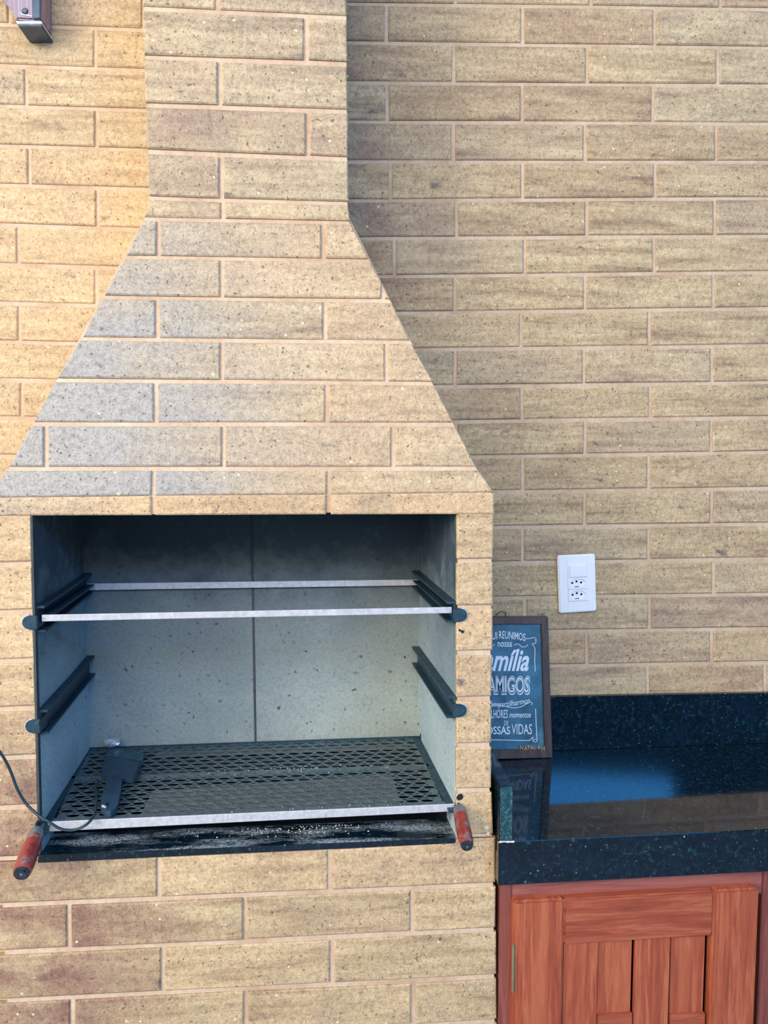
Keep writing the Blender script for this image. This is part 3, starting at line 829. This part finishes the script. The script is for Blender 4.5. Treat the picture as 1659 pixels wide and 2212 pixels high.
# ================================================================== granite worktop
zc = onY(1400, 1614.5, YB-.012).z
YG = onZ(1370, 1806, zc).y
gxl = onZ(1076, 1817, zc).x; gxr = 1.75
ct = empty('granite_worktop', ((gxl+gxr)/2, (YG+YB)/2, zc-.03), 'polished blue black granite worktop with upstands beside the barbecue', 'worktop')
MB().box((gxl, YG+.012, zc-.022), (gxr, YB-.001, zc), .0008).build('slab', 'granite', ct)
zap = onY(1370, 1898, YG).z
MB().box((gxl, YG, zap), (gxr, YG+.02, zc+.0006), .0010).build('front_apron', 'granite', ct)
P = [onY(960,1509.5,YB-.012), onY(1900,1493,YB-.012)]
sx0, sx1 = gxl, gxr
zsl = P[0].z+(P[1].z-P[0].z)*(sx0-P[0].x)/(P[1].x-P[0].x); zsr = P[0].z+(P[1].z-P[0].z)*(sx1-P[0].x)/(P[1].x-P[0].x)
MB().prism([V((sx0,YB-.012,zsl)), V((sx1,YB-.012,zsr)), V((sx1,YB-.012,zc+.0004)), V((sx0,YB-.012,zc+.0004))], V((0,.0118,0)), .0008).build('backsplash', 'granite', ct)
# side upstand against the barbecue, its front corner sloped
u0 = onY(1072,1697,YG+.004); u1 = onY(1102,1694,YG+.004); ux0, ux1 = gxl+.0005, gxl+.0005+(u1.x-u0.x)
MB().prism([V((ux0,YG+.001,zc+.0006)), V((ux0,YG+.002,u0.z)), V((ux0,YB-.013,u0.z)), V((ux0,YB-.013,zc+.0006))], V((ux1-ux0,0,0)), .0015).build('side_upstand', 'granite', ct)

MB().box((ux0+.0012, YG-.0002, zc+.002), (ux1-.0012, YG+.003, u0.z-.002), .0006).build('cut_end', 'cut', ct)
ck = [V((ux0-.001+(ux1-ux0+.003)*k/8, YG-.0004, zc+.0008+random.uniform(-.0006,.0006))) for k in range(9)]
MB().tube(ck, [random.uniform(.0010,.0019) for _ in ck], 8).build('caulk_line', 'crumb', ct)
# ================================================================== cabinet
YK = YG+.022
cab = empty('cabinet', ((gxl+gxr)/2, YK+.1, 0), 'reddish wooden cabinet with slatted door under the granite worktop', 'cabinet')
kp = lambda x, y: onY(x, y, YK)
zk1 = zap-.0005
kx0 = kp(1079, 1990).x; kx1 = kp(1105, 1990).x
def zat(py, Y=YK, px=1370): return onY(px, py, Y).z
# face frame
MB().box((kx0, YK, .05), (kx1, YK+.03, zk1), .001).build('frame_stile', 'wood_dark', cab)
dx1 = kp(1641, 2000).x
MB().box((dx1+.002, YK, .05), (dx1+.05, YK+.03, zk1), .001).build('frame_stile', 'wood_dark', cab)
zrail = kp(1380, 1946).z
MB().box((kx1+.0005, YK+.0008, zrail), (dx1+.0015, YK+.028, zk1), .0008).build('frame_rail', 'wood_dark_x', cab)
MB().box((kx1+.0005, YK+.0008, .05), (dx1+.0015, YK+.028, .12), .0008).build('frame_rail', 'wood_dark_x', cab)
MB().box((kx0+.001, YK+.05, .05), (gxr-.02, YK+.056, zk1-.002)).build('inner_panel', 'cabin', cab)
MB().box((kx0+.001, YK+.032, .05), (kx0+.018, YB-.02, zk1-.002)).build('side_board', 'wood_dark', cab)
MB().box((dx1+.052, YK+.006, .05), (gxr-.02, YK+.024, zk1-.002)).build('blank_panel', 'wood_z', cab)
MB().box((kx0, YK+.03, 0), (gxr-.02, YK+.07, .05)).build('plinth', 'wood_dark', cab)
# door
YD = YK-.014
dp = lambda x, y: onY(x, y, YD)
door = MB().box((dp(1440,2100).x, YD+.012, .13), (dp(1442,2100).x, YD+.013, .131))
zd1 = dp(1370, 1934).z; zd0 = .09
d0 = dp(1108, 2060).x; d1 = dp(1217.5, 2060).x; d2 = dp(1538, 2060).x; d3 = dp(1636, 2060).x
ds = MB().box((d0, YD, zd0), (d1-.0003, YD+.022, zd1), .0035).build('door', 'wood_z', cab)      # hinge stile carries the rest
WL[ds.name] = WL[ds.name]
MB().box((d2+.0003, YD, zd0), (d3, YD+.022, zd1), .0035).build('door_stile', 'wood_z', ds)
zr0 = dp(1378, 2033).z
MB().box((d1, YD+.0006, zr0), (d2, YD+.0216, zd1-.0004), .003).build('door_rail', 'wood_x', ds)
MB().box((d1, YD+.0006, zd0+.0004), (d2, YD+.0216, zd0+.09), .003).build('door_rail', 'wood_x', ds)
sl_ = [(1219,1294,.007),(1296,1369.5,.011),(1374.5,1450,.007),(1454.5,1528,.011)]
for a, b, dep in sl_:
    xa, xb = dp(a, 2120).x, dp(b, 2120).x
    MB().box((xa, YD+dep, zd0+.08), (xb, YD+dep+.007, zr0+.004), .0008).build('door_slat', 'wood_z', ds)
for a, b in ((1296.5,1372),(1454.5,1531)):
    xa, xb = dp(a, 2120).x, dp(b, 2120).x
    za = dp(a, 2200).z
    MB().box((xa, YD+.0065, za-.02), (xb, YD+.0115, za), .001).build('mid_batten', 'wood_x', ds)
hx = dp(1109, 2090).x
hg = MB().tube([V((hx, YD+.001, dp(1109,2041).z)), V((hx, YD+.001, dp(1109,2142).z))], .0022, 10).build('hinge', 'brass', ds, False); smooth_angle(hg)
hg['label'] = 'dull brass hinge barrel'

# ================================================================== outlet
op0 = V((0, 0, 0))
OY = YB
def opl(u, v, off):        # u,v 0..1 over the cover plate, off = distance out of the wall
    tl, tr, br, bl = onY(1203,1199.5,OY-.004), onY(1284,1196,OY-.004), onY(1287,1319,OY-.004), onY(1207,1324,OY-.004)
    a = tl.lerp(tr, u); b = bl.lerp(br, u); p = a.lerp(b, v); return V((p.x, OY-.0005-off, p.z))
ou = empty('wall_outlet', opl(.5,.5,0), 'white plastic cover with one switch and two power sockets on brick wall', 'outlet')
def orect(u0, u1, v0, v1, o0, o1, name, mat, parent, bev=.0008):
    P = [opl(u0,v0,o1), opl(u1,v0,o1), opl(u1,v1,o1), opl(u0,v1,o1)]
    return MB().prism(P, V((0, o1-o0, 0)), bev).build(name, mat, parent)
orect(0,1,0,1,0,.008,'cover_plate','white',ou,.0022)
orect(.235,.235+.008,.02,.98,.0075,.0083,'seam','white2',ou,0)
orect(.775,.783,.02,.98,.0075,.0083,'seam','white2',ou,0)
orect(.245,.77,.175,.39,.007,.0086,'switch_recess','white2',ou,.0002)
sw = orect(.295,.765,.185,.385,.008,.0108,'switch_rocker','white',ou,.0008)
def socket(vc):
    # module face with a hexagonal well
    u0, u1, v0, v1 = .248, .772, vc-.098, vc+.098
    outer = [(u0,v0),(u1,v0),(u1,v1),(u0,v1)]
    hx_ = [(.285,vc),(.40,vc-.070),(.62,vc-.070),(.735,vc),(.62,vc+.070),(.40,vc+.070)]
    bm = bmesh.new()
    O = [bm.verts.new(opl(u,v,.0102)) for u,v in outer]; H = [bm.verts.new(opl(u,v,.0102)) for u,v in hx_]
    ed = [bm.edges.new((O[i],O[(i+1)%4])) for i in range(4)]+[bm.edges.new((H[i],H[(i+1)%6])) for i in range(6)]
    bmesh.ops.triangle_fill(bm, edges=ed, use_beauty=True)
    ex = bmesh.ops.extrude_face_region(bm, geom=bm.faces[:])
    for e in ex['geom']:
        if isinstance(e, bmesh.types.BMVert): e.co.y += .0020
    bmesh.ops.recalc_face_normals(bm, faces=bm.faces)
    s = MB().bm(bm).build('socket', 'white', ou)
    for (u, v) in ((.365,vc-.005),(.48,vc-.030),(.60,vc-.008)):
        p = opl(u, v, .0078)
        MB().tube([p+V((0,.001,0)), p+V((0,-.0008,0))], .0021, 12).build('pin_hole', 'hole', s)
    P = [opl(.425,vc+.058,.0086), opl(.54,vc+.056,.0086), opl(.54,vc+.066,.0086), opl(.425,vc+.068,.0086)]
    MB().prism(P, V((0,.001,0))).build('slot', 'hole', s)
socket(.49); socket(.695)
orect(.25,.77,.805,.812,.0075,.0083,'seam','white2',ou,0)

# ================================================================== chalkboard sign
sb0 = onZ(1193, 1637, zc+.0005)
st0 = onY(1184, 1333, YB-.024)
sdir = V((1,0,0)); upd = (V((sb0.x, st0.y, st0.z))-sb0).normalized()
SN = sdir.cross(upd).normalized()
if SN.y > 0: SN = -SN
spt = lambda x, y, lift=0.0: onP(x, y, sb0+SN*lift, SN)
sign = empty('framed_sign', spt(1100,1637), 'blue chalkboard style sign with white lettering in dark frame, standing on granite', 'sign')
xL = 1011
thk = -SN*.016
def sbar(q, name='frame_bar'): return MB().prism([spt(*p) for p in q], thk, .0008).build(name, 'signframe', sign)
sbar([(xL,1333.5),(1184,1332.5),(1169.5,1348),(xL+15,1349)])
sbar([(1184,1332.5),(1193.5,1636.5),(1177.5,1619),(1169.5,1348)])
sbar([(xL+8,1641),(xL+24,1621.5),(1177.5,1619),(1193.5,1636.5)])
sbar([(xL,1333.5),(xL+15,1349),(xL+24,1621.5),(xL+8,1641)])
LB = -.006
MB().prism([spt(xL+13,1347,LB), spt(1171,1346,LB), spt(1179,1620,LB), spt(xL+22,1623,LB)], -SN*.003).build('board', 'chalk', sign)
LP = LB+.0006
def text_mesh(body, shear=0.0, bold=0.0, res=3):
    cu = bpy.data.curves.new('lettering', 'FONT'); cu.body = body; cu.shear = shear; cu.offset = bold; cu.resolution_u = res
    ob = bpy.data.objects.new('lettering', cu); COL.objects.link(ob)
    bpy.context.view_layer.update()
    me = bpy.data.meshes.new_from_object(ob.evaluated_get(bpy.context.evaluated_depsgraph_get()))
    vs = [v.co.copy() for v in me.vertices]; fs = [tuple(p.vertices) for p in me.polygons]
    bpy.data.objects.remove(ob); bpy.data.curves.remove(cu); bpy.data.meshes.remove(me)
    return vs, fs
def write(mb, body, x0, x1, ytop, ybase, shear=0, bold=0, bend=None, tilt=0.0, lift=LP, capref=None):
    vs, fs = text_mesh(body, shear, bold)
    mx0, mx1 = min(v.x for v in vs), max(v.x for v in vs); my0, my1 = 0.0, capref or max(v.y for v in vs)
    out = []
    for v in vs:
        u = (v.x-mx0)/(mx1-mx0); px = x0+(x1-x0)*u; py = ybase-(v.y-my0)/(my1-my0)*(ybase-ytop)
        if bend: py += bend(u)
        py += tilt*(u-.5)
        out.append(spt(px+(py-1480)*.028*0, py, lift))
    mb.add(out, fs)
tm = MB()
write(tm, 'AQUI', 1042, 1074, 1366, 1382, bold=.004, tilt=-2)
write(tm, 'REUNIMOS', 1078, 1135, 1363, 1379, bold=.006, bend=lambda u: 6*u*u)
write(tm, 'nossa', 1075, 1106, 1387, 1397, bold=.004)
write(tm, 'Família', 1027, 1143, 1402, 1448, shear=.38, bold=.022)
write(tm, 'E', 1036, 1046, 1466, 1492, bold=.0)
write(tm, 'para compartilharmos', 1026, 1145, 1509, 1521, bold=.004, bend=lambda u: 6*math.sin(math.pi*(u*1.15+.0)) if u > .3 else 2)
write(tm, 'MELHORES', 1048, 1097, 1533, 1551, bold=.004)
write(tm, 'momentos', 1100, 1147, 1540, 1550, shear=.3, bold=.006, capref=.56)
write(tm, 'DE', 1089, 1098, 1557, 1567)
write(tm, 'NOSSAS', 1037, 1102, 1569, 1586, bold=.012)
write(tm, 'VIDAS', 1105, 1149, 1564, 1586, bold=.0)
tm.build('lettering', 'print', sign)['kind'] = 'stuff'
# AMIGOS: outlined capitals with a solid core
om = MB(); write(om, 'AMIGOS', 1052, 1145, 1459.5, 1498.5, bold=.050, lift=LP+.0001); om.build('lettering', 'print', sign)['kind'] = 'stuff'
dm = MB(); write(dm, 'AMIGOS', 1053.5, 1143.5, 1461, 1497, bold=.026, lift=LP+.0004); dm.build('lettering', 'chalk', sign)['kind'] = 'stuff'
im = MB(); write(im, 'AMIGOS', 1055, 1142, 1463, 1495.5, bold=-.004, lift=LP+.0007); im.build('lettering', 'print', sign)['kind'] = 'stuff'
# drawn scrolls
def stroke(mb, pts, w=.9):
    q = spline([V((x, y, 0)) for x, y in pts], 6)
    for a, b in zip(q, q[1:]):
        d = b-a
        if d.length < 1e-6: continue
        n = V((-d.y, d.x, 0)).normalized()*w/2; e = d.normalized()*.3
        a2, b2 = a-e, b+e
        mb.add([spt(a2.x+n.x,a2.y+n.y,LP), spt(b2.x+n.x,b2.y+n.y,LP), spt(b2.x-n.x,b2.y-n.y,LP), spt(a2.x-n.x,a2.y-n.y,LP)], [(0,1,2,3)])
sm = MB()
stroke(sm, [(1136,1379.5),(1146,1379),(1154,1377),(1158,1381),(1155,1383)], 1.4)
stroke(sm, [(1158,1381),(1157,1389),(1150,1391),(1153,1396),(1155.5,1403),(1155,1425),(1156,1450)], 1.5)
stroke(sm, [(1112,1394),(1115,1391),(1121,1392),(1127,1397),(1135,1397),(1140,1393)], 1.6)
stroke(sm, [(1054,1391),(1060,1396),(1067,1394),(1068,1391)], 1.5)
stroke(sm, [(1040,1520),(1060,1523),(1075,1523),(1092,1526),(1108,1529),(1125,1527),(1138,1520),(1147,1517),(1150,1520),(1148,1522)], 1.5)
stroke(sm, [(1157,1531),(1158,1560),(1159.5,1590),(1160.5,1598),(1157,1603),(1152,1601),(1155,1597),(1159,1597)], 1.5)
stroke(sm, [(1038,1598),(1090,1598.5),(1140,1599.5),(1146,1597),(1151,1592),(1151,1600),(1155,1603)], 1.5)
sm.build('scroll_line', 'print', sign)
nm = MB()
for lift in (LP+.003,): write(nm, 'NATAL RN', 1123, 1176, 1611, 1619.5, bold=.02, lift=lift)
no = nm.build('wooden_letters', 'tanwood', sign); no['label'] = 'small tan wooden letters along the lower edge'
md = no.modifiers.new('thick', 'SOLIDIFY'); md.thickness = .003
# hanging loop on top
lp = spline([spt(1070,1333,-.008), spt(1074,1326,-.008), spt(1081,1322,-.008), spt(1089,1322,-.008), spt(1093,1327,-.008), spt(1090,1333,-.008)], 5)
MB().tube(lp, .0010, 8).build('hanging_loop', 'string', sign, True)

# ================================================================== beam end, top left
YW = YB-.055
bp = lambda x, y: onY(x, y, YW)
bm_ = empty('wooden_beam', (bp(45,0).x, YB-.03, bp(45,55).z), 'dark stained wooden bracket end on the brick wall, top left corner', 'bracket')
b1 = MB().prism([bp(-95,-170), bp(8,0), bp(35,41), bp(60,43), bp(88,43), bp(89,-170)], V((0,.0545,0)), .003).build('bracket_body', 'beam', bm_)
MB().prism([bp(33,45), bp(90,45), bp(90,52), bp(39,52)], V((0,.05,0)), .001).build('pale_edge', 'steel', bm_)
MB().prism([bp(36,51), bp(90.5,51), bp(90.5,57), bp(40,57)], V((0,.0545,0)), .001).build('base_plate', 'beamdark', bm_)
MB().prism([bp(66,-170), bp(87.5,-170), bp(87,40), bp(70,42)], V((0,-.002,0)), .0008).build('side_strip', 'beamdark', bm_)
kn = MB().tube([bp(54,24)+V((0,.002,0)), bp(54,24)+V((0,-.002,0))], [.007,.004], 12).build('knot', 'beamdark', bm_)
MB().prism([bp(40,27), bp(50,31), bp(70,35), bp(69,37), bp(49,33)], V((0,-.0015,0))).build('paint_fleck', 'steel', bm_)

# ================================================================== crumbs
def crumbs(name, n, area_fn, label, cat, smin, smax):
    b = MB()
    for _ in range(n):
        p = area_fn(); s = random.uniform(smin, smax)
        o = [V((1,0,0)),V((-1,0,0)),V((0,1,0)),V((0,-1,0)),V((0,0,1)),V((0,0,-1))]
        vs = [p+V((q.x*s*random.uniform(.7,1.3), q.y*s, q.z*s*.8+s*.5)) for q in o]
        b.add(vs, [(0,2,4),(2,1,4),(1,3,4),(3,0,4),(2,0,5),(1,2,5),(3,1,5),(0,3,5)])
    tag(b.build(name, 'crumb'), label, cat, kind='stuff')
def on_sill():
    x = random.gauss(640, 100); x = min(960, max(330, x))
    base = 1790-(x-540)*.043; return onZ(x, base+abs(random.gauss(0, 9)), zs_top+.0005-(x-540)*0)
crumbs('salt_crumbs', 130, on_sill, 'pale salt and ash crumbs scattered on the dark sill', 'crumbs', .0005, .0016)
def on_grill():
    if random.random() < .5: x = random.uniform(440, 860); y = 1664-(x-540)*.03+random.gauss(0, 4)
    else: x = random.choice([random.gauss(650,35), random.gauss(810,25), random.uniform(360,900)]); y = 1753-(x-540)*.045+random.gauss(0, 5)
    return onZ(x, y, gz+.001)
crumbs('salt_crumbs', 90, on_grill, 'tiny pale crumbs caught on the perforated grill', 'crumbs', .0005, .0013)
